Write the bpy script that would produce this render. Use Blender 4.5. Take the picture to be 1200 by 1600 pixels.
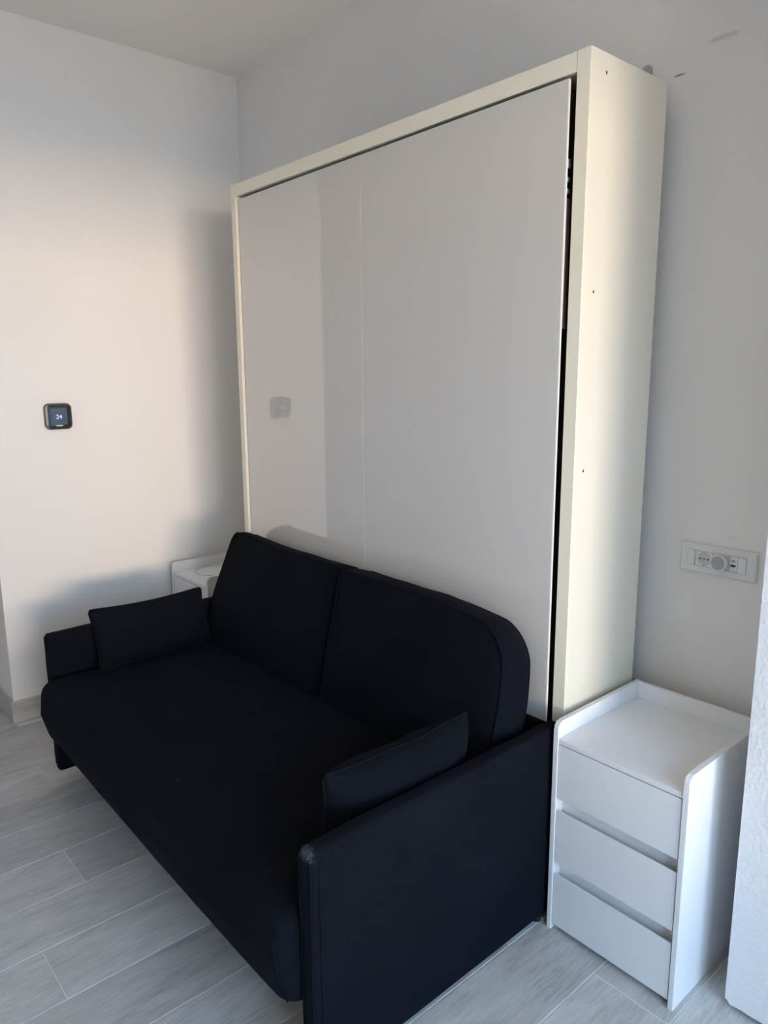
import bpy, bmesh, math, random
from mathutils import Vector, Matrix, noise

for o in list(bpy.data.objects):
    bpy.data.objects.remove(o)
S = bpy.context.scene
C = S.collection
random.seed(7)

# ------------------------------------------------------------------ camera
CAM = Vector((3.2416, -1.9221, 1.5061)); YAW, PITCH, ROLL, FPX = 0.8565, 0.1863, -0.0065, 1143.54
d = Vector((-math.sin(YAW)*math.cos(PITCH), math.cos(YAW)*math.cos(PITCH), -math.sin(PITCH)))
r = Vector((math.cos(YAW), math.sin(YAW), 0)); u = r.cross(d)
r2 = math.cos(ROLL)*r + math.sin(ROLL)*u; u2 = -math.sin(ROLL)*r + math.cos(ROLL)*u
cd = bpy.data.cameras.new('camera'); cd.sensor_fit = 'HORIZONTAL'; cd.sensor_width = 36
cd.lens = FPX/1200*36; cd.clip_start = .02; cd.clip_end = 200
co = bpy.data.objects.new('camera', cd); C.objects.link(co)
m = Matrix((r2, u2, -d)).transposed().to_4x4(); m.translation = CAM; co.matrix_world = m
S.camera = co

# ------------------------------------------------------------------ world, lights, exposure
W = bpy.data.worlds.new('sky'); S.world = W; W.use_nodes = True
bg = W.node_tree.nodes['Background']
bg.inputs[0].default_value = (0.42, 0.68, 1.0, 1); bg.inputs[1].default_value = 12.0
WX, WY0, WY1, WZ0, WZ1 = 4.6, -2.45, -0.50, 0.06, 2.28      # window opening in the right wall
YF = -3.7                                                     # front wall, behind the camera

def area(name, loc, direction, sx, sy, power, col, portal=False):
    L = bpy.data.lights.new(name, 'AREA'); L.shape = 'RECTANGLE'; L.size = sx; L.size_y = sy
    L.energy = power; L.color = col
    o = bpy.data.objects.new(name, L); C.objects.link(o); o.location = loc
    o.rotation_euler = Vector(direction).to_track_quat('-Z', 'Y').to_euler()
    if portal: L.cycles.is_portal = True
    return o
area('window_portal', (WX+.16, (WY0+WY1)/2, (WZ0+WZ1)/2), (-1, 0, 0), WY1-WY0, WZ1-WZ0, 1, (1, 1, 1), True)
area('street_bounce_lamp', (20, -4.4, 2.2), (-1, .2, 0), 6.5, 1.8, 2350, (1.0, .70, .40))  # unseen area lamp added in place of warm bounce from across the street
area('balcony_fill_lamp', (WX+.85, -1.6, .0), (0, 0, 1), 1.15, 4.4, 190, (1.0, .72, .44))  # unseen fill lamp added to lift the ceiling and upper walls
S.view_settings.view_transform = 'Standard'; S.view_settings.look = 'None'
S.view_settings.gamma = 1; S.view_settings.exposure = 0.0; S.view_settings.use_curve_mapping = False
S.cycles.use_denoising = True
S.cycles.max_bounces = 10; S.cycles.diffuse_bounces = 7; S.cycles.sample_clamp_indirect = 6
S.cycles.caustics_reflective = False; S.cycles.caustics_refractive = False

# ------------------------------------------------------------------ materials
MATS = {}
def N(nt, t, **kw):
    n = nt.nodes.new(t)
    for k, v in kw.items(): setattr(n, k, v)
    return n
def mat(name, col, rough=.5, metal=0, spec=.5, coat=0, bump=0, bscale=200, var=0, vscale=3, sheen=0, emit=None, estr=0):
    if name in MATS: return MATS[name]
    m = bpy.data.materials.new(name); m.use_nodes = True; nt = m.node_tree
    b = nt.nodes['Principled BSDF']
    b.inputs['Base Color'].default_value = (*col, 1); b.inputs['Roughness'].default_value = rough
    b.inputs['Metallic'].default_value = metal; b.inputs['Specular IOR Level'].default_value = spec
    b.inputs['Coat Weight'].default_value = coat; b.inputs['Coat Roughness'].default_value = .015
    if sheen:
        b.inputs['Sheen Weight'].default_value = sheen; b.inputs['Sheen Roughness'].default_value = .4
        b.inputs['Sheen Tint'].default_value = (.6, .68, .9, 1)
    if emit:
        b.inputs['Emission Color'].default_value = (*emit, 1); b.inputs['Emission Strength'].default_value = estr
    geo = N(nt, 'ShaderNodeNewGeometry')
    if var:
        n = N(nt, 'ShaderNodeTexNoise'); n.inputs['Scale'].default_value = vscale; n.inputs['Detail'].default_value = 5
        nt.links.new(geo.outputs['Position'], n.inputs['Vector'])
        mx = N(nt, 'ShaderNodeMix', data_type='RGBA')
        mx.inputs[6].default_value = (*[c*(1-var) for c in col], 1); mx.inputs[7].default_value = (*[min(1, c*(1+var)) for c in col], 1)
        nt.links.new(n.outputs['Fac'], mx.inputs[0]); nt.links.new(mx.outputs[2], b.inputs['Base Color'])
    if bump:
        n2 = N(nt, 'ShaderNodeTexNoise'); n2.inputs['Scale'].default_value = bscale; n2.inputs['Detail'].default_value = 4
        nt.links.new(geo.outputs['Position'], n2.inputs['Vector'])
        bp = N(nt, 'ShaderNodeBump'); bp.inputs['Strength'].default_value = bump; bp.inputs['Distance'].default_value = .002
        nt.links.new(n2.outputs['Fac'], bp.inputs['Height']); nt.links.new(bp.outputs['Normal'], b.inputs['Normal'])
    MATS[name] = m
    return m

def base_socket(m):
    return m.node_tree.nodes['Principled BSDF'].inputs['Base Color']
def add_mark(m, cen, half, col, amount, nscale=60, axes=(0, 1, 2)):
    """a smudge of its own shape: box-distance mask broken up by noise"""
    nt = m.node_tree; sock = base_socket(m)
    geo = N(nt, 'ShaderNodeNewGeometry')
    sub = N(nt, 'ShaderNodeVectorMath', operation='SUBTRACT'); sub.inputs[1].default_value = cen
    nt.links.new(geo.outputs['Position'], sub.inputs[0])
    div = N(nt, 'ShaderNodeVectorMath', operation='DIVIDE'); div.inputs[1].default_value = half
    nt.links.new(sub.outputs[0], div.inputs[0])
    ln = N(nt, 'ShaderNodeVectorMath', operation='LENGTH'); nt.links.new(div.outputs[0], ln.inputs[0])
    nz = N(nt, 'ShaderNodeTexNoise'); nz.inputs['Scale'].default_value = nscale; nz.inputs['Detail'].default_value = 3
    nt.links.new(geo.outputs['Position'], nz.inputs['Vector'])
    ad = N(nt, 'ShaderNodeMath', operation='MULTIPLY_ADD'); ad.inputs[1].default_value = 1.6
    nt.links.new(nz.outputs['Fac'], ad.inputs[0]); nt.links.new(ln.outputs['Value'], ad.inputs[2])
    mr = N(nt, 'ShaderNodeMapRange'); mr.inputs[1].default_value = 1.9; mr.inputs[2].default_value = 1.2
    mr.inputs[3].default_value = 0; mr.inputs[4].default_value = amount
    nt.links.new(ad.outputs[0], mr.inputs[0])
    mx = N(nt, 'ShaderNodeMix', data_type='RGBA'); mx.inputs[7].default_value = (*col, 1)
    if sock.links:
        nt.links.new(sock.links[0].from_socket, mx.inputs[6])
    else:
        mx.inputs[6].default_value = sock.default_value
    nt.links.new(mr.outputs[0], mx.inputs[0]); nt.links.new(mx.outputs[2], sock)

WALLC = (.82, .795, .765)
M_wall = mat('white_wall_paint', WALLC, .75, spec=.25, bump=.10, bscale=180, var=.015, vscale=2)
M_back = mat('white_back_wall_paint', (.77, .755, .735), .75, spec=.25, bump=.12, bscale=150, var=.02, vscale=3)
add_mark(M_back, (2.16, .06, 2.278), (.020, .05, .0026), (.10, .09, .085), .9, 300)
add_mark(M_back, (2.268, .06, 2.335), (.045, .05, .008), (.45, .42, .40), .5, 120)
add_mark(M_back, (2.06, .06, 2.44), (.05, .05, .07), (.80, .80, .78), .6, 40)
add_mark(M_back, (2.40, .06, 1.062), (.025, .05, .010), (.66, .65, .64), .5, 160)
add_mark(M_back, (2.27, .06, .83), (.04, .05, .07), (.82, .82, .82), .5, 60)
add_mark(M_back, (2.37, .06, .78), (.09, .05, .03), (.72, .72, .72), .35, 60)
M_pier = mat('rough_pier_plaster', (.74, .74, .745), .85, spec=.2, bump=1.0, bscale=110, var=.07, vscale=70)
M_gap_dark = mat('dark_gap_backing', (.12, .11, .10), .95, bump=.6, bscale=90)
M_ceil = mat('ceiling_paint', (.83, .81, .78), .8, spec=.2, bump=.06)
M_grout = mat('pale_grout', (.74, .735, .72), .9, bump=.2)
M_cream = mat('cream_laminate', (.725, .685, .58), .38, spec=.45, bump=.03, bscale=500)
M_lacq = mat('glossy_white_lacquer', (.645, .615, .57), .018, spec=.6, coat=1)
M_edge = mat('white_door_edging', (.80, .79, .76), .4)
M_gap_shade = mat('cavity_shade_black', (.02, .02, .02), .8)  # near-black inside, so the gaps round the fronts look shaded
M_steel = mat('galvanised_steel', (.45, .47, .50), .4, metal=.8)
M_bronze = mat('brown_hinge_bar', (.16, .12, .10), .45, metal=.4)
M_white = mat('white_laminate', (.74, .745, .75), .42, spec=.4, bump=.02, bscale=400)
M_plastic = mat('white_plastic', (.70, .70, .70), .3)
M_greypl = mat('grey_plastic', (.36, .37, .39), .45)
M_blackpl = mat('black_plastic', (.01, .01, .01), .4)
M_bezel = mat('dark_bronze_bezel', (.06, .052, .046), .32, metal=.5)
M_screen = mat('black_glass_screen', (.004, .005, .006), .06, spec=.35)
M_lcd = mat('grey_glass_display', (.016, .02, .026), .12)
M_digit = mat('lit_display_digits', (.4, .45, .9), .5, emit=(.42, .5, 1.0), estr=1.1)
M_glass = bpy.data.materials.new('window_glass'); M_glass.use_nodes = True
_nt = M_glass.node_tree; _nt.nodes.clear()
_o = N(_nt, 'ShaderNodeOutputMaterial'); _t = N(_nt, 'ShaderNodeBsdfTransparent'); _g = N(_nt, 'ShaderNodeBsdfGlossy')
_g.inputs['Roughness'].default_value = .01; _x = N(_nt, 'ShaderNodeMixShader'); _x.inputs[0].default_value = .06
_nt.links.new(_t.outputs[0], _x.inputs[1]); _nt.links.new(_g.outputs[0], _x.inputs[2]); _nt.links.new(_x.outputs[0], _o.inputs[0])
M_alu = mat('white_window_frame', (.7, .7, .7), .4)
M_ground = mat('outdoor_paving', (.30, .29, .27), .9, var=.1, vscale=1)

def fabric_mat():
    m = mat('black_twill_fabric', (.004, .0043, .006), .92, spec=.06, sheen=.015)
    nt = m.node_tree; b = nt.nodes['Principled BSDF']
    tc = N(nt, 'ShaderNodeTexCoord')
    w = N(nt, 'ShaderNodeTexWave', wave_type='BANDS', bands_direction='DIAGONAL'); w.inputs['Scale'].default_value = 190
    w.inputs['Distortion'].default_value = .6; w.inputs['Detail'].default_value = 1
    nt.links.new(tc.outputs['Object'], w.inputs['Vector'])
    n2 = N(nt, 'ShaderNodeTexNoise'); n2.inputs['Scale'].default_value = 14; n2.inputs['Detail'].default_value = 6
    nt.links.new(tc.outputs['Object'], n2.inputs['Vector'])
    ad = N(nt, 'ShaderNodeMath', operation='MULTIPLY_ADD'); ad.inputs[1].default_value = 3.0
    nt.links.new(n2.outputs['Fac'], ad.inputs[0]); nt.links.new(w.outputs['Fac'], ad.inputs[2])
    bp = N(nt, 'ShaderNodeBump'); bp.inputs['Strength'].default_value = .35; bp.inputs['Distance'].default_value = .0015
    nt.links.new(ad.outputs[0], bp.inputs['Height']); nt.links.new(bp.outputs['Normal'], b.inputs['Normal'])
    # faded patches and a few specks of lint
    n3 = N(nt, 'ShaderNodeTexNoise'); n3.inputs['Scale'].default_value = 5; n3.inputs['Detail'].default_value = 5
    nt.links.new(tc.outputs['Object'], n3.inputs['Vector'])
    cr = N(nt, 'ShaderNodeMix', data_type='RGBA'); cr.inputs[6].default_value = (.0030, .0038, .0060, 1); cr.inputs[7].default_value = (.0068, .0084, .0130, 1)
    nt.links.new(n3.outputs['Fac'], cr.inputs[0])
    vo = N(nt, 'ShaderNodeTexVoronoi', feature='F1'); vo.inputs['Scale'].default_value = 9
    nt.links.new(tc.outputs['Object'], vo.inputs['Vector'])
    lt = N(nt, 'ShaderNodeMath', operation='LESS_THAN'); lt.inputs[1].default_value = .010
    nt.links.new(vo.outputs['Distance'], lt.inputs[0])
    mx = N(nt, 'ShaderNodeMix', data_type='RGBA'); mx.inputs[7].default_value = (.35, .35, .35, 1)
    nt.links.new(lt.outputs[0], mx.inputs[0]); nt.links.new(cr.outputs[2], mx.inputs[6]); nt.links.new(mx.outputs[2], b.inputs['Base Color'])
    return m
M_fab = fabric_mat()
def worn_mat():
    m = M_fab.copy(); m.name = 'black_twill_fabric_worn_corner'
    add_mark(m, (2.155, -1.20, .575), (.032, .026, .022), (.075, .085, .10), .8, 150)
    return m
M_fabworn = worn_mat()

def wood_tile(name, axis, base=(.50, .485, .47)):
    m = bpy.data.materials.new(name); m.use_nodes = True; nt = m.node_tree; b = nt.nodes['Principled BSDF']
    geo = N(nt, 'ShaderNodeNewGeometry'); oi = N(nt, 'ShaderNodeObjectInfo')
    mul = N(nt, 'ShaderNodeMath', operation='MULTIPLY'); mul.inputs[1].default_value = 37.0
    nt.links.new(oi.outputs['Random'], mul.inputs[0])
    cmb = N(nt, 'ShaderNodeCombineXYZ')
    for i in range(3): nt.links.new(mul.outputs[0], cmb.inputs[i])
    ad = N(nt, 'ShaderNodeVectorMath', operation='ADD'); nt.links.new(geo.outputs['Position'], ad.inputs[0]); nt.links.new(cmb.outputs[0], ad.inputs[1])
    sc = N(nt, 'ShaderNodeVectorMath', operation='MULTIPLY')
    sc.inputs[1].default_value = (1, .09, 1) if axis == 'y' else (.09, 1, 1)
    nt.links.new(ad.outputs[0], sc.inputs[0])
    g = N(nt, 'ShaderNodeTexNoise'); g.inputs['Scale'].default_value = 150; g.inputs['Detail'].default_value = 7; g.inputs['Roughness'].default_value = .65; g.inputs['Distortion'].default_value = .6
    nt.links.new(sc.outputs[0], g.inputs['Vector'])
    sc2 = N(nt, 'ShaderNodeVectorMath', operation='MULTIPLY')
    sc2.inputs[1].default_value = (1, .25, 1) if axis == 'y' else (.25, 1, 1)
    nt.links.new(ad.outputs[0], sc2.inputs[0])
    g2 = N(nt, 'ShaderNodeTexNoise'); g2.inputs['Scale'].default_value = 9; g2.inputs['Detail'].default_value = 5; g2.inputs['Distortion'].default_value = 1.2
    nt.links.new(sc2.outputs[0], g2.inputs['Vector'])
    mixf = N(nt, 'ShaderNodeMath', operation='MULTIPLY_ADD'); mixf.inputs[1].default_value = .55
    h = N(nt, 'ShaderNodeMath', operation='MULTIPLY'); h.inputs[1].default_value = .45
    nt.links.new(g2.outputs['Fac'], h.inputs[0]); nt.links.new(g.outputs['Fac'], mixf.inputs[0]); nt.links.new(h.outputs[0], mixf.inputs[2])
    rp = N(nt, 'ShaderNodeValToRGB'); e = rp.color_ramp.elements
    e[0].position = .30; e[0].color = (*[c*.62 for c in base], 1); e[1].position = .68; e[1].color = (*[c*1.28 for c in base], 1)
    x = rp.color_ramp.elements.new(.48); x.color = (*base, 1)
    nt.links.new(mixf.outputs[0], rp.inputs[0])
    hv = N(nt, 'ShaderNodeHueSaturation'); mr = N(nt, 'ShaderNodeMapRange'); mr.inputs[3].default_value = .92; mr.inputs[4].default_value = 1.10
    nt.links.new(oi.outputs['Random'], mr.inputs[0]); nt.links.new(mr.outputs[0], hv.inputs['Value']); nt.links.new(rp.outputs[0], hv.inputs['Color'])
    nt.links.new(hv.outputs[0], b.inputs['Base Color'])
    b.inputs['Roughness'].default_value = .42; b.inputs['Specular IOR Level'].default_value = .4
    bp = N(nt, 'ShaderNodeBump'); bp.inputs['Strength'].default_value = .15; bp.inputs['Distance'].default_value = .001
    nt.links.new(g.outputs['Fac'], bp.inputs['Height']); nt.links.new(bp.outputs['Normal'], b.inputs['Normal'])
    return m
M_plank = wood_tile('grey_wood_look_tile', 'y')
M_base = wood_tile('grey_wood_look_skirting', 'y', (.50, .47, .43))

# ------------------------------------------------------------------ mesh helpers
def link(name, me, m, parent=None):
    o = bpy.data.objects.new(name, me); C.objects.link(o)
    if m is not None:
        me.materials.clear(); me.materials.append(m)
    if parent: o.parent = parent
    return o
def finish(name, bm, m, parent=None, smooth=False):
    me = bpy.data.meshes.new(name); bmesh.ops.recalc_face_normals(bm, faces=bm.faces)
    bm.to_mesh(me); bm.free()
    if smooth:
        for p in me.polygons: p.use_smooth = True
    return link(name, me, m, parent)
def add_box(bm, lo, hi, bev=0, seg=1):
    vs = [bm.verts.new((x, y, z)) for x in (lo[0], hi[0]) for y in (lo[1], hi[1]) for z in (lo[2], hi[2])]
    idx = [(0, 1, 3, 2), (4, 6, 7, 5), (0, 4, 5, 1), (2, 3, 7, 6), (0, 2, 6, 4), (1, 5, 7, 3)]
    fs = [bm.faces.new([vs[i] for i in f]) for f in idx]
    if bev:
        es = list({e for f in fs for e in f.edges})
        bmesh.ops.bevel(bm, geom=es, offset=bev, segments=seg, affect='EDGES', profile=.5)
def box(name, lo, hi, m, parent=None, bev=0, seg=1):
    bm = bmesh.new(); add_box(bm, lo, hi, bev, seg)
    return finish(name, bm, m, parent)
def prism(name, poly, axis, a, b, m, parent=None, bev=0):
    """extrude polygon (list of 2-tuples) along axis 0/1/2 from a to b"""
    bm = bmesh.new()
    def P(q, t):
        return [(t, q[0], q[1]), (q[0], t, q[1]), (q[0], q[1], t)][axis]
    A = [bm.verts.new(P(q, a)) for q in poly]; B = [bm.verts.new(P(q, b)) for q in poly]
    bm.faces.new(A); bm.faces.new(B[::-1]); n = len(poly)
    for i in range(n): bm.faces.new((A[i], A[(i+1) % n], B[(i+1) % n], B[i]))
    if bev:
        rim = [e for e in bm.edges if (len({round((v.co[axis]-a)*1e5) for v in e.verts}) == 1)]
        bmesh.ops.bevel(bm, geom=rim, offset=bev, segments=1, affect='EDGES')
    return finish(name, bm, m, parent)
def rounded_rect(w, h, rad, n=6, cx=0, cz=0):
    pts = []
    for sx, sz, a0 in ((1, 1, 0), (-1, 1, 90), (-1, -1, 180), (1, -1, 270)):
        for k in range(n+1):
            a = math.radians(a0+90*k/n)
            pts.append((cx+sx*(w/2-rad)+rad*math.cos(a), cz+sz*(h/2-rad)+rad*math.sin(a)))
    return pts
def disc(name, cen, axis, rad, depth, m, parent=None, n=28, bev=0, sq=1):
    pts = [(rad*math.cos(2*math.pi*k/n), rad*sq*math.sin(2*math.pi*k/n)) for k in range(n)]
    ax = [(1, 2), (0, 2), (0, 1)][axis]
    pts = [(p[0]+cen[ax[0]], p[1]+cen[ax[1]]) for p in pts]
    return prism(name, pts, axis, cen[axis], cen[axis]+depth, m, parent, bev)
def tube(bm, pts, rad, closed=False, n=6):
    pts = [Vector(p) for p in pts]; L = len(pts); rings = []
    for i, p in enumerate(pts):
        a = pts[(i-1) % L] if (closed or i > 0) else p; b = pts[(i+1) % L] if (closed or i < L-1) else p
        t = (b-a).normalized(); up = Vector((0, 0, 1)) if abs(t.z) < .9 else Vector((1, 0, 0))
        s = t.cross(up).normalized(); w = s.cross(t)
        rings.append([bm.verts.new(p+rad*(math.cos(2*math.pi*k/n)*s+math.sin(2*math.pi*k/n)*w)) for k in range(n)])
    for i in range(L if closed else L-1):
        A, B = rings[i], rings[(i+1) % L]
        if closed and i == L-1:   # best twist match
            k0 = min(range(n), key=lambda k: (A[0].co-B[k].co).length); B = B[k0:]+B[:k0]
        for k in range(n): bm.faces.new((A[k], A[(k+1) % n], B[(k+1) % n], B[k]))
    if not closed: bm.faces.new(rings[0][::-1]); bm.faces.new(rings[-1])
def tag(o, label=None, cat=None, group=None, kind=None):
    if label: o['label'] = label
    if cat: o['category'] = cat
    if group: o['group'] = group
    if kind: o['kind'] = kind
    return o
def thing(name, loc, label, cat, group=None):
    o = bpy.data.objects.new(name, None); C.objects.link(o); o.location = loc; o.empty_display_size = .1
    return tag(o, label, cat, group)
def struct(name, lo, hi, m, parent=None):
    o = box(name, lo, hi, m, parent)
    if parent is None: o['kind'] = 'structure'
    return o
def rebase(parent):
    """children meshes were written in world space: move them into the parent's frame"""
    inv = Matrix.Translation(-parent.location)
    for ch in parent.children:
        ch.matrix_parent_inverse = inv

# ------------------------------------------------------------------ the room
XL, YB, H = -.105, .06, 2.903          # left wall, back wall, ceiling
YE = -1.185                            # where the left wall ends
PX, PY = 2.63, -.316                   # corner of the wall pier
XH = -2.4                              # hall end
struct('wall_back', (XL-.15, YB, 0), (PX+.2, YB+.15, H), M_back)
struct('wall_left', (XL-.15, YE+.0, 0), (XL, YB+.15, H), M_wall)
struct('wall_hall', (XH, YE, 0), (XL-.15, YE+.15, H), M_wall)
struct('wall_end', (XH-.15, YF-.15, 0), (XH, YE+.15, H), M_wall)
struct('wall_front', (XH, YF-.15, 0), (WX+.2, YF, H), M_wall)
struct('ceiling', (XH-.15, YF-.15, H), (WX+.2, YB+.15, H+.12), M_ceil)
# pier on the right: rough plaster whose lower edge stops ragged just above the tiles
bm = bmesh.new()
n = 46; xs = [PX+(WX-PX)*(k/n)**1.6 for k in range(n+1)]
low = [.017+.008*noise.noise((x*23, 3.1, 0)) + (.012 if k < 2 else 0) for k, x in enumerate(xs)]
fr = [bm.verts.new((x, PY, z)) for x, z in zip(xs, low)]; ft = [bm.verts.new((x, PY, H)) for x in xs]
br = [bm.verts.new((x, YB+.15, z)) for x, z in zip(xs, low)]; bt = [bm.verts.new((x, YB+.15, H)) for x in xs]
for k in range(n):
    bm.faces.new((fr[k], fr[k+1], ft[k+1], ft[k])); bm.faces.new((br[k+1], br[k], bt[k], bt[k+1]))
    bm.faces.new((fr[k+1], fr[k], br[k], br[k+1])); bm.faces.new((ft[k], ft[k+1], bt[k+1], bt[k]))
bm.faces.new((fr[0], ft[0], bt[0], br[0])); bm.faces.new((fr[n], br[n], bt[n], ft[n]))
pier = finish('wall_pier', bm, M_pier); pier['kind'] = 'structure'
box('gap_backing', (PX+.02, PY+.03, 0), (WX, YB+.1, .03), M_gap_dark, pier)  # recessed dark strip, the shade of the gap put into its colour

# window wall with a balcony window
wr = struct('wall_right', (WX, WY1, 0), (WX+.2, YB+.15, H), M_wall)
struct('wall_panel', (WX, YF-.15, 0), (WX+.2, WY0, H), M_wall, wr)
struct('wall_lintel', (WX, WY0, WZ1), (WX+.2, WY1, H), M_wall, wr)
struct('wall_sill', (WX, WY0, 0), (WX+.2, WY1, WZ0), M_wall, wr)
win = box('window_1', (WX+.06, WY0, WZ0), (WX+.12, WY0+.05, WZ1), M_alu); win['kind'] = 'structure'
for lo, hi in (((WY1-.05, WZ0), (WY1, WZ1)), ((WY0+.05, WZ1-.05), (WY1-.05, WZ1)), ((WY0+.05, WZ0), (WY1-.05, WZ0+.07)),
               (((WY0+WY1)/2-.05, WZ0+.07), ((WY0+WY1)/2+.05, WZ1-.05))):
    box('window_frame', (WX+.06, lo[0], lo[1]), (WX+.12, hi[0], hi[1]), M_alu, win)
ym = (WY0+WY1)/2
for a, b in ((WY0+.05, ym-.05), (ym+.05, WY1-.05)):
    box('pane', (WX+.086, a, WZ0+.07), (WX+.092, b, WZ1-.05), M_glass, win)
bf = struct('balcony_floor', (WX+.2, -5, -.25), (WX+1.6, 1.5, -.03), M_ground)
box('light_block_parapet', (WX+1.48, -5, -.03), (WX+1.6, 1.5, .78), M_pier, bf)  # unseen; added to keep the warm outdoor lamp off low surfaces
struct('ground', (-60, -60, -6.2), (70, 60, -6), M_ground)

# front wall door, only seen mirrored in the glossy bed fronts
dr = box('door_1', (-1.72, YF, .005), (-.98, YF+.03, 2.08), M_white, None, .002); dr['kind'] = 'structure'
for lo, hi in (((-1.80, 0), (-1.72, 2.16)), ((-.98, 0), (-.90, 2.16)), ((-1.72, 2.08), (-.98, 2.16))):
    box('door_casing', (lo[0], YF, lo[1]), (hi[0], YF+.045, hi[1]), M_white, dr, .003)

# floor: wood-look planks 20 x 120 cm on a grout bed
fl = box('floor', (XH-.15, YF-.15, -.06), (WX+.2, YB+.15, -.0015), M_grout); fl['kind'] = 'structure'
TP, T0, PL = .202, .548, 1.2
joints = {-1: -1.222, 2: -1.32, 4: -1.502, 9: -.463, 0: -.83, 1: -.72, 3: -.93, 5: -.86, 6: -.70, 7: -.55, 8: -1.05, 10: -.9, 11: -.30, -2: -.95, -3: -.75, -4: -1.1}
full = {}
def plank(x0, x1, y0, y1):
    g = .0016; w, l = x1-x0-2*g, y1-y0-2*g
    key = (round(w, 3), round(l, 3))
    if key not in full:
        bm = bmesh.new()
        add_box(bm, (-w/2, -l/2, -.012), (w/2, l/2, 0))
        top = [e for e in bm.edges if all(v.co.z > -.001 for v in e.verts)]
        bmesh.ops.bevel(bm, geom=top, offset=.0009, segments=1, affect='EDGES')
        me = bpy.data.meshes.new('plank'); bmesh.ops.recalc_face_normals(bm, faces=bm.faces); bm.to_mesh(me); bm.free()
        me.materials.append(M_plank); full[key] = me
    o = bpy.data.objects.new('plank', full[key]); C.objects.link(o); o.parent = fl
    o.location = ((x0+x1)/2, (y0+y1)/2, 0)
i0 = math.floor((XH-T0)/TP); i1 = math.ceil((WX-T0)/TP)
for i in range(i0, i1+1):
    x0, x1 = max(T0+TP*i, XH), min(T0+TP*(i+1), WX)
    if x1-x0 < .02: continue
    j = joints.get(i, -random.uniform(.1, 1.2)); top = YB if x0 > XL-.05 else YE
    if x0 >= PX: top = PY+.05
    while j < top: j += PL
    y = j
    while y > YF:
        a, b = max(y-PL, YF), min(y, top)
        if b-a > .02: plank(x0, x1, a, b)
        y -= PL

# tile skirting on the left wall and round its free end
bb = box('baseboard_left', (XL, YE-.010, .001), (XL+.010, YB-.012, .100), M_base, None, .0012); bb['kind'] = 'structure'
bb2 = box('baseboard_hall', (XH, YE-.010, .001), (XL-.001, YE, .100), M_base, None, .0012); bb2['kind'] = 'structure'
bb3 = box('baseboard_back', (XL+.011, YB-.010, .001), (PX, YB, .100), M_base, None, .0012); bb3['kind'] = 'structure'

# ------------------------------------------------------------------ wall-bed cabinet
CX0, CX1, CY, CYB, CH, CT = .503, 2.162, -.3445, .0, 2.246, .038
cab = thing('wall_bed_cabinet', ((CX0+CX1)/2, CY, 0), 'tall cream fold-down wall bed with two glossy white front panels behind the sofa', 'wall bed')
box('side_panel', (CX0, CY, .0), (CX0+CT-.006, CYB, CH), M_cream, cab, .0012)
sp = box('side_panel', (CX1-CT, CY, .0), (CX1, CYB, CH), M_cream, cab, .0012)
box('top_panel', (CX0+CT-.006, CY, CH-.046), (CX1-CT-.0008, CYB, CH-.001), M_cream, cab, .001)
M_front_pale = mat('cream_front_brightened', (.86, .80, .65), .45, spec=.4)  # front edges coloured paler than the panels to make them brighter
for lo, hi in (((CX0+.0008, 0), (CX0+CT-.0068, CH-.0008)), ((CX1-CT+.0008, 0), (CX1-.0008, CH-.0008)), ((CX0+CT-.0055, CH-.0455), (CX1-CT-.0012, CH-.0015))):
    box('edge_strip', (lo[0], CY-.0008, lo[1]), (hi[0], CY+.0002, hi[1]), M_front_pale, cab)
box('back_panel', (CX0+CT, CYB-.012, .0), (CX1-CT, CYB-.002, CH-.05), M_gap_shade, cab)
box('bed_box', (CX0+CT+.03, -.310, .06), (CX1-CT-.035, -.05, CH-.075), M_gap_shade, cab)
for z in (2.203, 1.703, 1.257):
    y = {2.203: -.281, 1.703: -.295, 1.257: -.305}[z]
    disc('screw_hole', (CX1+.0002, y, z), 0, .0028, .0004, M_blackpl, cab, 12, 0, 1.4)
# the two front panels lean a hair: the left edge sits a little deeper than the right
DX0, DX1, DM, DZ0, DZ1 = .5395, 2.107, 1.317, .05, 2.190
def fy(x): return -.335-.016*(x-DX0)/(DX1-DX0)
def front_panel(a, b):
    bm = bmesh.new(); th = .008
    for_lo = [(a, fy(a)), (b, fy(b)), (b, fy(b)+th), (a, fy(a)+th)]
    A = [bm.verts.new((p[0], p[1], DZ0)) for p in for_lo]; B = [bm.verts.new((p[0], p[1], DZ1)) for p in for_lo]
    bm.faces.new(A[::-1]); bm.faces.new(B)
    for k in range(4): bm.faces.new((A[k], A[(k+1) % 4], B[(k+1) % 4], B[k]))
    bmesh.ops.bevel(bm, geom=[e for e in bm.edges], offset=.0010, segments=2, affect='EDGES')
    p = finish('front_panel', bm, M_lacq, cab)
    e = box('edge_strip', (b-.0004, fy(b)+.0018, DZ0+.002), (b+.0010, fy(b)+th-.002, DZ1-.002), M_edge, p)
    return p
front_panel(DX0, DM-.0012); front_panel(DM+.0014, DX1)
# hinge hardware glimpsed in the right-hand gap
box('hinge_bar', (2.088, -.3405, 1.615), (2.1062, -.326, 1.925), M_bronze, cab, .001)
for z in (2.005, 1.968, 1.942):
    box('hinge_clip', (2.090, -.340, z-.011 if z > 2 else z-.006), (2.1055, -.328, z+.011 if z > 2 else z+.006), M_steel, cab, .002)
# fixing bracket on top
pts = rounded_rect(.030, .086, .0149, 8, 2.066, CH+.040)
br_ = prism('wall_bracket', pts, 1, YB-.004, YB-.0005, M_steel, cab)
disc('bracket_screw', (2.066, YB-.0065, CH+.063), 1, .006, .003, M_steel, br_, 14)
box('bracket_foot', (2.051, CYB-.05, CH-.0005), (2.081, YB-.004, CH+.002), M_steel, br_)
rebase(cab)

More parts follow.
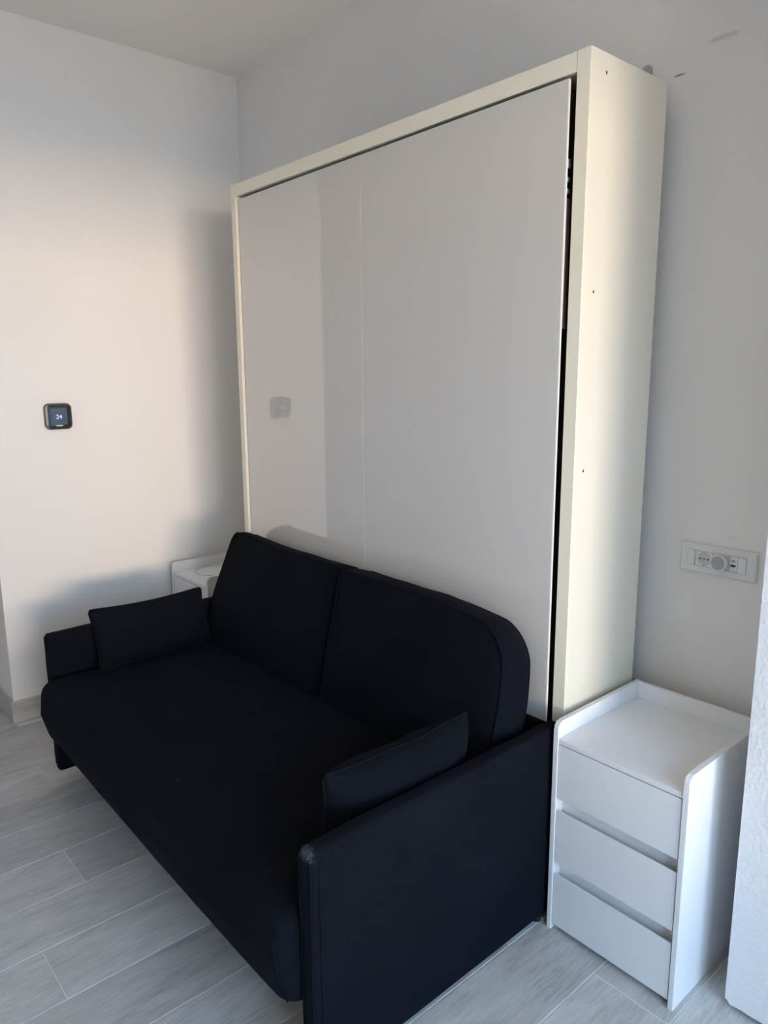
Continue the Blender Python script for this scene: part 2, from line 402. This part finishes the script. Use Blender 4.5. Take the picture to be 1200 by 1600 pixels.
# ------------------------------------------------------------------ bedside drawer units
def nightstand(x0, yf, label, with_disc):
    w, dp, h, t = .368, .404, .612, .0135
    g = thing('nightstand', (x0+w/2, yf, 0), label, 'nightstand', 'pair of white three-drawer nightstands')
    yb = yf+dp; rad = .022
    prof = [(yf, 0), (yb, 0), (yb, h)] + [(yf+rad-rad*math.sin(math.radians(a)), h-rad+rad*math.cos(math.radians(a))) for a in range(0, 91, 10)]
    for a in (x0, x0+w-t):
        prism('side_panel', prof, 0, a, a+t, M_white, g, .0011)
    box('back_panel', (x0+t, yb-t, .02), (x0+w-t, yb-.0005, h-.0005), M_white, g, .0011)
    top = box('top_board', (x0+t, yf+.003, .552), (x0+w-t, yb-t, .566), M_white, g, .0008)
    if with_disc:
        bm = bmesh.new(); cx, cy, R = x0+.129, yf+.170, .097
        tube(bm, [(cx+R*math.cos(2*math.pi*k/48), cy+R*math.sin(2*math.pi*k/48), .5665) for k in range(48)], .0022, True, 6)
        e = finish('inlay_ring', bm, M_greypl, top, True)
        disc('inlay_disc', (cx, cy, .566), 2, R-.002, .0012, M_white, top, 48)
    box('carcass', (x0+t, yf+.032, .020), (x0+w-t, yb-t, .552), M_white, g)
    for z0, z1 in ((.396, .549), (.207, .361), (.019, .172)):
        # front with a chamfered finger pull along its upper edge
        pr = [(yf+.0035, z0), (yf+.022, z0), (yf+.022, z1-.010), (yf+.0075, z1), (yf+.0035, z1)] if z1 < .5 else [(yf+.0035, z0), (yf+.022, z0+.006), (yf+.022, z1), (yf+.0035, z1)]
        dw = prism('drawer_front', pr, 0, x0+t+.0015, x0+w-t-.003, M_white, g, .0006)
        box('drawer_box', (x0+t+.01, yf+.0225, z0+.012), (x0+w-t-.01, yf+.0318, z1-.03), M_white, dw)
    rebase(g)
    return g
nightstand(2.187, -.423, 'white three-drawer nightstand in the corner right of the sofa', False)
nightstand(-.048, -.443, 'white nightstand with a round inlay on top, behind the far end of the sofa', True)

# ------------------------------------------------------------------ sofa
SX0, SX1 = .485, 2.172          # outer faces of the arms
sofa = thing('sofa', ((SX0+SX1)/2, -.8, 0), 'black fabric two-seat sofa bed with slim panel arms in front of the wall bed', 'sofa')
AT = .044
def rbox_mesh(lo, hi, rad, n=(20, 12, 8), disp=None):
    """rounded box on a grid, optional displacement function(p, normal-ish) """
    bm = bmesh.new(); bmesh.ops.create_cube(bm, size=2)
    mx = [ (hi[i]-lo[i])/2 for i in range(3)]; cen = Vector([(hi[i]+lo[i])/2 for i in range(3)])
    bm.free(); bm = bmesh.new(); cache = {}
    def V(a, b, c):
        k = (round(a, 6), round(b, 6), round(c, 6))
        if k not in cache: cache[k] = bm.verts.new(k)
        return cache[k]
    def grid(nn, half):
        # even spacing with extra rows inside the rounded zone
        e = min(.9, rad*1.0/half); core = [-1+e+(2-2*e)*i/nn for i in range(nn+1)]
        edge = [-1+e*(1-math.cos(math.pi/2*i/4)) * 1.0 for i in range(4)]
        edge = [-1+e*i/4 for i in range(4)]
        return edge+core+[-v for v in edge[::-1]]
    G = [grid(n[i], mx[i]) for i in range(3)]
    for ax in range(3):
        b, c = [(1, 2), (2, 0), (0, 1)][ax]
        for s in (-1, 1):
            for i in range(len(G[b])-1):
                for j in range(len(G[c])-1):
                    q = []
                    for (p, w) in ((i, j), (i+1, j), (i+1, j+1), (i, j+1)):
                        v = [0, 0, 0]; v[ax] = s; v[b] = G[b][p]; v[c] = G[c][w]; q.append(V(*v))
                    bm.faces.new(q if s > 0 else q[::-1])
    for v in bm.verts:
        p = Vector([v.co[i]*mx[i] for i in range(3)])
        inner = Vector([max(-(mx[i]-rad), min(mx[i]-rad, p[i])) for i in range(3)])
        dd = p-inner
        if dd.length > 1e-9: p = inner+dd.normalized()*rad
        un = Vector([p[i]/mx[i] for i in range(3)])
        if disp: p += disp(p, un)
        v.co = cen+p
    return bm
# arms: slim upholstered panels
def arm(x0, x1, m, z0):
    def dp(p, q):
        k = .004*noise.noise((p.x*3, p.y*5, p.z*5))
        return Vector((math.copysign(1, q.x)*.002*(1-q.y*q.y)+k*.4, 0, .0025*noise.noise((1, p.y*6, 0)) if q.z > .5 else 0))
    bm = rbox_mesh((x0, -1.193, z0), (x1, -.362, .580), .014, (2, 22, 16), dp)
    a = finish('arm', bm, m, sofa, True)
    b2 = bmesh.new()
    for xx in (x0+.004, x1-.004):
        tube(b2, [(xx+.0006*math.sin(z*40), -1.1915+.0004*math.sin(z*55), z0+.02+(.545-z0)*k/24) for k in range(25) for z in (z0+.5*k/24,)], .0024, False, 6)
    finish('seam', b2, m, a, True)
    xo = x1+.0012 if x1 > 1 else x0-.0012
    b3 = bmesh.new()
    tube(b3, [(xo+.0004*math.sin(k*1.7), -1.172+.0006*math.sin(k*.9), z0+.02+(.535-z0)*k/24) for k in range(25)], .0018, False, 6)
    finish('stitching', b3, m, a, True)
    for yy in (-.95, -.42):
        disc('foot', ((x0+x1)/2, yy, 0), 2, .014, z0+.006, M_blackpl, sofa, 16)
    return a
arm(SX1-AT, SX1, M_fabworn, .020)
arm(SX0, SX0+AT, M_fab, .040)
# seat: thick mattress-like block that bulges out in front of the arms
def seat_disp(p, q):
    top = max(0, q.z); front = max(0, -q.y)
    ripple = .006*noise.noise((p.x*2.2, p.y*2.6, p.z*3))+.0025*noise.noise((p.x*7, p.y*8, p.z*6))
    out = Vector((0, 0, 0))
    out.z += top*(.012*(1-q.x*q.x)*(1-q.y*q.y))+ripple*top
    out.y -= front*(.006*(1-q.x**4) + .020*(1-abs(q.z))*.6 + ripple)
    out.y += front*max(0, -q.z)*.022       # the front tucks in towards the floor
    return out
bm = rbox_mesh((SX0+AT+.003, -1.238, .185), (SX1-AT-.004, -.372, .424), .045, (46, 26, 8), seat_disp)
seat = finish('seat', bm, M_fab, sofa, True)
for sx in (SX1-AT-.017,):
    bm = bmesh.new()
    tube(bm, [(sx+.006*(k/14-.5)*(1 if sx > 1 else -1), -1.2475+.028*(k/14)**2.2+(.012 if k == 0 else 0), .392-.172*k/14) for k in range(15)], .0025, False, 6)
    finish('corner_seam', bm, M_fab, seat, True)
bm = bmesh.new(); add_box(bm, (SX0+AT+.01, -1.09, .07), (SX1-AT-.01, -.40, .20), .012, 2)
finish('base_frame', bm, M_fab, sofa)
for xx in (SX0+.14, SX1-.14):
    for yy in (-1.0, -.46):
        disc('foot', (xx, yy, 0), 2, .02, .075, M_blackpl, sofa, 16)
bm = bmesh.new(); add_box(bm, (SX0+AT+.004, -.372, .07), (SX1-AT-.004, -.352, .56), .006, 2)
finish('backrest', bm, M_fab, sofa)
rebase(sofa)

# ------------------------------------------------------------------ loose cushions
def boundary(a, b, W_, H_, R, dent, ears):
    s = max(abs(a), abs(b))
    if s < 1e-9: return Vector((0, 0)), 0
    qa, qb = a/s, b/s
    x, y = qa*W_/2, qb*H_/2
    Rr = R if not callable(R) else R(x, y)
    ix = max(-(W_/2-Rr), min(W_/2-Rr, x)); iy = max(-(H_/2-Rr), min(H_/2-Rr, y))
    dx, dy = x-ix, y-iy; l = math.hypot(dx, dy)
    if l > Rr > 0: x, y = ix+dx/l*Rr, iy+dy/l*Rr
    if dent:
        if abs(qa) > .9999: x *= 1-dent/(W_/2)*(1-qb*qb)**.8 + ears*abs(qb)**10*-1
        if abs(qb) > .9999: y *= 1-dent/(H_/2)*(1-qa*qa)**.8 + ears*abs(qa)**10*-1
    return Vector((x*s, y*s)), s
def cushion(name, W_, H_, T_, R, band, label, cat, group, M4, seed, dent=0, ears=0, n=36, nb=6, wr=.006, m=None, sag=None, taper=0):
    """u along local x, v along local z (origin at the middle of the bottom edge), front = -y"""
    bm = bmesh.new(); e = band
    def tprof(a, b): return (1-abs(a)**3.2)**.62*(1-abs(b)**3.2)**.62
    def pos(a, b, side):
        p, s = boundary(a, b, W_, H_, R, dent, ears)
        k = tprof(a, b)
        t = T_/2*(e+(1-e)*k)*(1-taper*max(0, (b+.2)/1.2))
        w = noise.noise((p.x*5+seed*9, p.y*5, side*3))*wr + noise.noise((p.x*13+seed*5, p.y*13, side*7))*wr*.4
        t += w*k**.5 if e == 0 else w*min(1, k+.25)
        if sag: 
            q = sag(p.x/(W_/2), p.y/(H_/2)); p = Vector((p.x+q[0], p.y+q[1]))
        jit = noise.noise((p.x*9, p.y*9, seed))*(.011 if e == 0 else .005) if s > .999 else 0
        return Vector((p.x, -side*t + jit*(1 if e == 0 else .5), p.y + H_/2))
    def grid(side):
        # cluster samples to the rim
        c = [math.copysign(abs(v)**.75, v) for v in [-1+2*i/n for i in range(n+1)]]
        return [[bm.verts.new(pos(c[i], c[j], side)) for j in range(n+1)] for i in range(n+1)]
    F, B = grid(1), grid(-1)
    for i in range(n):
        for j in range(n):
            bm.faces.new((F[i][j], F[i+1][j], F[i+1][j+1], F[i][j+1])); bm.faces.new((B[i][j], B[i][j+1], B[i+1][j+1], B[i+1][j]))
    ringidx = [(i, 0) for i in range(n)]+[(n, j) for j in range(n)]+[(i, n) for i in range(n, 0, -1)]+[(0, j) for j in range(n, 0, -1)]
    fr_ = [F[i][j] for i, j in ringidx]; bk_ = [B[i][j] for i, j in ringidx]
    L = len(fr_); cen = Vector((0, 0, H_/2))
    front_pts = [v.co.copy() for v in fr_]; back_pts = [v.co.copy() for v in bk_]
    if e > 0:
        prev = fr_
        for k in range(1, nb+1):
            if k == nb: cur = bk_
            else:
                f = k/nb; cur = []
                for q in range(L):
                    p = fr_[q].co.lerp(bk_[q].co, f); o = (p-cen); o.y = 0
                    if o.length: o.normalize()
                    bul = .013*math.sin(math.pi*f)*(1+.5*noise.noise((p.x*7, p.z*7, seed)))
                    cur.append(bm.verts.new(p+o*bul))
            for q in range(L):
                bm.faces.new((prev[q], cur[q], cur[(q+1) % L], prev[(q+1) % L]))
            prev = cur
    else:
        bmesh.ops.remove_doubles(bm, verts=bm.verts, dist=.0008)
    body = finish('cover', bm, m or M_fab, None, True)
    root = thing(name, (0, 0, 0), label, cat, group)
    body.parent = root
    b2 = bmesh.new(); tube(b2, [p+Vector((0, -.0010, 0)) for p in front_pts], .0030, True, 6)
    if e > 0: tube(b2, [p+Vector((0, .0010, 0)) for p in back_pts], .0030, True, 6)
    pp = finish('piping', b2, m or M_fab, None, True); pp.parent = root
    root.matrix_world = M4
    return root
lean = Matrix.Rotation(math.radians(-12), 4, 'X'); lean_far = Matrix.Rotation(math.radians(-15), 4, 'X')
BC = 'back cushions standing on the sofa seat'
cushion('back_cushion', .765, .452, .150, .035, .80, 'black back cushion at the far left end of the sofa', 'cushion', BC,
        Matrix.Translation((.953, -.528, .415)) @ lean_far, 1.3, wr=.009, taper=.30,
        sag=lambda a, b: (.030*max(0, -a)**2*max(0, b+.2)-.012*max(0, -a)*(1-b*b), .010*max(0, -a)*max(0, b)-.006*(1-a*a)*max(0, b)))
Rr = lambda x, y: .105 if (x > 0 and y > 0) else .035
cushion('back_cushion', .725, .452, .150, Rr, .80, 'large black back cushion nearest the right arm, against the glossy panels', 'cushion', BC,
        Matrix.Translation((1.722, -.522, .415)) @ lean, 4.7, wr=.013, taper=.12,
        sag=lambda a, b: (-.014*max(0, a)**3*max(0, b)+.006*max(0, a)*(1-b*b), -.034*max(0, a)**2*max(0, b)-.004*(1-a*a)*max(0, b)))
TPG = 'small black throw pillows leaning on the sofa arms'
def frame(origin, ux, vz):
    ux = Vector(ux).normalized(); vz = Vector(vz); vz = (vz-ux*vz.dot(ux)).normalized(); ny = vz.cross(ux)
    M4 = Matrix((ux, ny, vz)).transposed().to_4x4(); M4.translation = Vector(origin); return M4
cushion('throw_pillow', .475, .245, .115, .018, 0, 'small black throw pillow leaning on the left arm', 'pillow', TPG,
        frame((.618, -.812, .420), (0, 1, .0), (-.085, -.01, .22)), 2.2, dent=.016, ears=.045, wr=.014)
cushion('throw_pillow', .47, .235, .150, .02, 0, 'small black throw pillow tucked beside the right arm', 'pillow', TPG,
        frame((2.028, -.836, .420), (.02, 1, .02), (.02, 0, .22)), 8.1, dent=.018, ears=.045, wr=.016)

# ------------------------------------------------------------------ thermostat on the left wall
th = thing('thermostat', (XL, -.895, 1.335), 'dark square wall thermostat with a lit 24 on the left wall', 'thermostat')
cy, cz = -.895, 1.335
bm = bmesh.new()
def loft(bm, loops):
    R_ = [[bm.verts.new(p) for p in L] for L in loops]
    for A, B in zip(R_, R_[1:]):
        for k in range(len(A)): bm.faces.new((A[k], A[(k+1) % len(A)], B[(k+1) % len(B)], B[k]))
    bm.faces.new(R_[0][::-1]); bm.faces.new(R_[-1])
def rr(w, rad, x): return [(x, cy+p[0], cz+p[1]) for p in rounded_rect(w, w, rad, 8)]
loft(bm, [rr(.108, .020, XL+.0005), rr(.112, .022, XL+.004), rr(.112, .022, XL+.018), rr(.108, .020, XL+.023), rr(.090, .012, XL+.0245), rr(.084, .009, XL+.021)])
body = finish('bezel', bm, M_bezel, th)
prism('screen', [(cy+p[0], cz+p[1]) for p in rounded_rect(.0835, .0835, .008, 6)], 0, XL+.0212, XL+.0222, M_screen, th)
sc_ = prism('display', [(cy+p[0], cz+p[1]) for p in rounded_rect(.066, .070, .003, 4, .002, -.001)], 0, XL+.0222, XL+.0226, M_lcd, th)
def text_mesh(name, s, size, origin, m, parent, rotz):
    cu = bpy.data.curves.new(name, 'FONT'); cu.body = s; cu.size = size; cu.align_x = 'CENTER'; cu.align_y = 'CENTER'; cu.extrude = .0002
    t = bpy.data.objects.new(name, cu); C.objects.link(t); bpy.context.view_layer.update()
    me = bpy.data.meshes.new_from_object(t); bpy.data.objects.remove(t)
    me.transform(Matrix.Translation(origin) @ Matrix.Rotation(rotz, 4, 'Z') @ Matrix.Rotation(math.radians(90), 4, 'X'))
    return link(name, me, m, parent)
text_mesh('temperature_digits', '24', .026, (XL+.0231, cy+.001, cz-.002), M_digit, sc_, math.radians(90))
box('status_bar', (XL+.0222, cy-.014, cz-.0415), (XL+.0226, cy+.014, cz-.0375), M_plastic, th)
rebase(th)

# ------------------------------------------------------------------ socket plate on the back wall
so = thing('wall_socket', (2.37, YB, .993), 'white seven-module socket plate on the wall above the nightstand', 'socket')
F = YB
bm = bmesh.new()
def rl(x0, x1, z0, z1, rad, y):
    return [(p[0], y, p[1]) for p in rounded_rect(x1-x0, z1-z0, rad, 4, (x0+x1)/2, (z0+z1)/2)]
PX0, PX1, PZ0, PZ1 = 2.259, 2.471, .951, 1.034
loft(bm, [rl(PX0, PX1, PZ0, PZ1, .004, F-.0003), rl(PX0, PX1, PZ0, PZ1, .004, F-.006), rl(PX0+.004, PX1-.004, PZ0+.004, PZ1-.004, .004, F-.0095),
          rl(PX0+.0205, PX1-.0265, .9705, 1.0155, .001, F-.0095), rl(PX0+.0205, PX1-.0265, .9705, 1.0155, .001, F-.0060)])
finish('plate', bm, M_plastic, so)
mz0, mz1 = .971, 1.0150
def module(name, x0, x1, dep=.0025, m=M_plastic):
    return box(name, (x0+.0004, F-.0060-dep-.0015, mz0+.0003), (x1-.0004, F-.0061, mz1-.0003), m, so, .0006)
module('blank_cover', 2.2800, 2.3022, .0035)
def schuko(x0, x1):
    o = module('socket_outlet', x0, x1, .0015); cx, c_z = (x0+x1)/2, (mz0+mz1)/2; yy = F-.0061-.003
    disc('socket_well', (cx, yy-.0003, c_z), 1, .0195, .0008, M_greypl if False else mat('socket_well_plastic', (.52, .52, .53), .4), o, 32)
    for dx in (-.0105, 0, .0105):
        box('pin_hole', (cx+dx-(.0035 if dx else .002), yy-.0006, c_z-.0018), (cx+dx+(.0035 if dx else .002), yy-.0002, c_z+.0018), M_blackpl, o)
    for dz in (-.0175, .0175):
        box('earth_clip', (cx-.002, yy-.0009, c_z+dz-.003), (cx+.002, yy-.0002, c_z+dz+.003), M_steel, o)
schuko(2.3065, 2.3515); schuko(2.3525, 2.3975)
us = module('usb_module', 2.3985, 2.4208, .002)
box('usb_port', (2.4055, F-.0102, 1.0010), (2.4135, F-.0095, 1.0032), M_blackpl, us)
box('usb_port', (2.4025, F-.0102, .9860), (2.4155, F-.0095, .9915), M_blackpl, us)
module('switch_rocker', 2.4214, 2.4445, .004)
rebase(so)
pg = thing('plug_in_sensor', (2.375, YB-.01, .993), 'round white plug-in device with a grey face in the wall socket', 'plug')
cx, c_z = 2.375, .993
def ring(rad, y): return [(cx+rad*math.cos(2*math.pi*k/36), y, c_z+rad*math.sin(2*math.pi*k/36)) for k in range(36)]
bm = bmesh.new()
loft(bm, [ring(.0175, F-.0098), ring(.0180, F-.014), ring(.0235, F-.016), ring(.0240, F-.024), ring(.0228, F-.0265), ring(.0195, F-.0270), ring(.0185, F-.0255)])
finish('housing', bm, M_plastic, pg)
disc('face', (cx, F-.0262, c_z), 1, .0183, .0008, M_greypl, pg, 36)
rebase(pg)
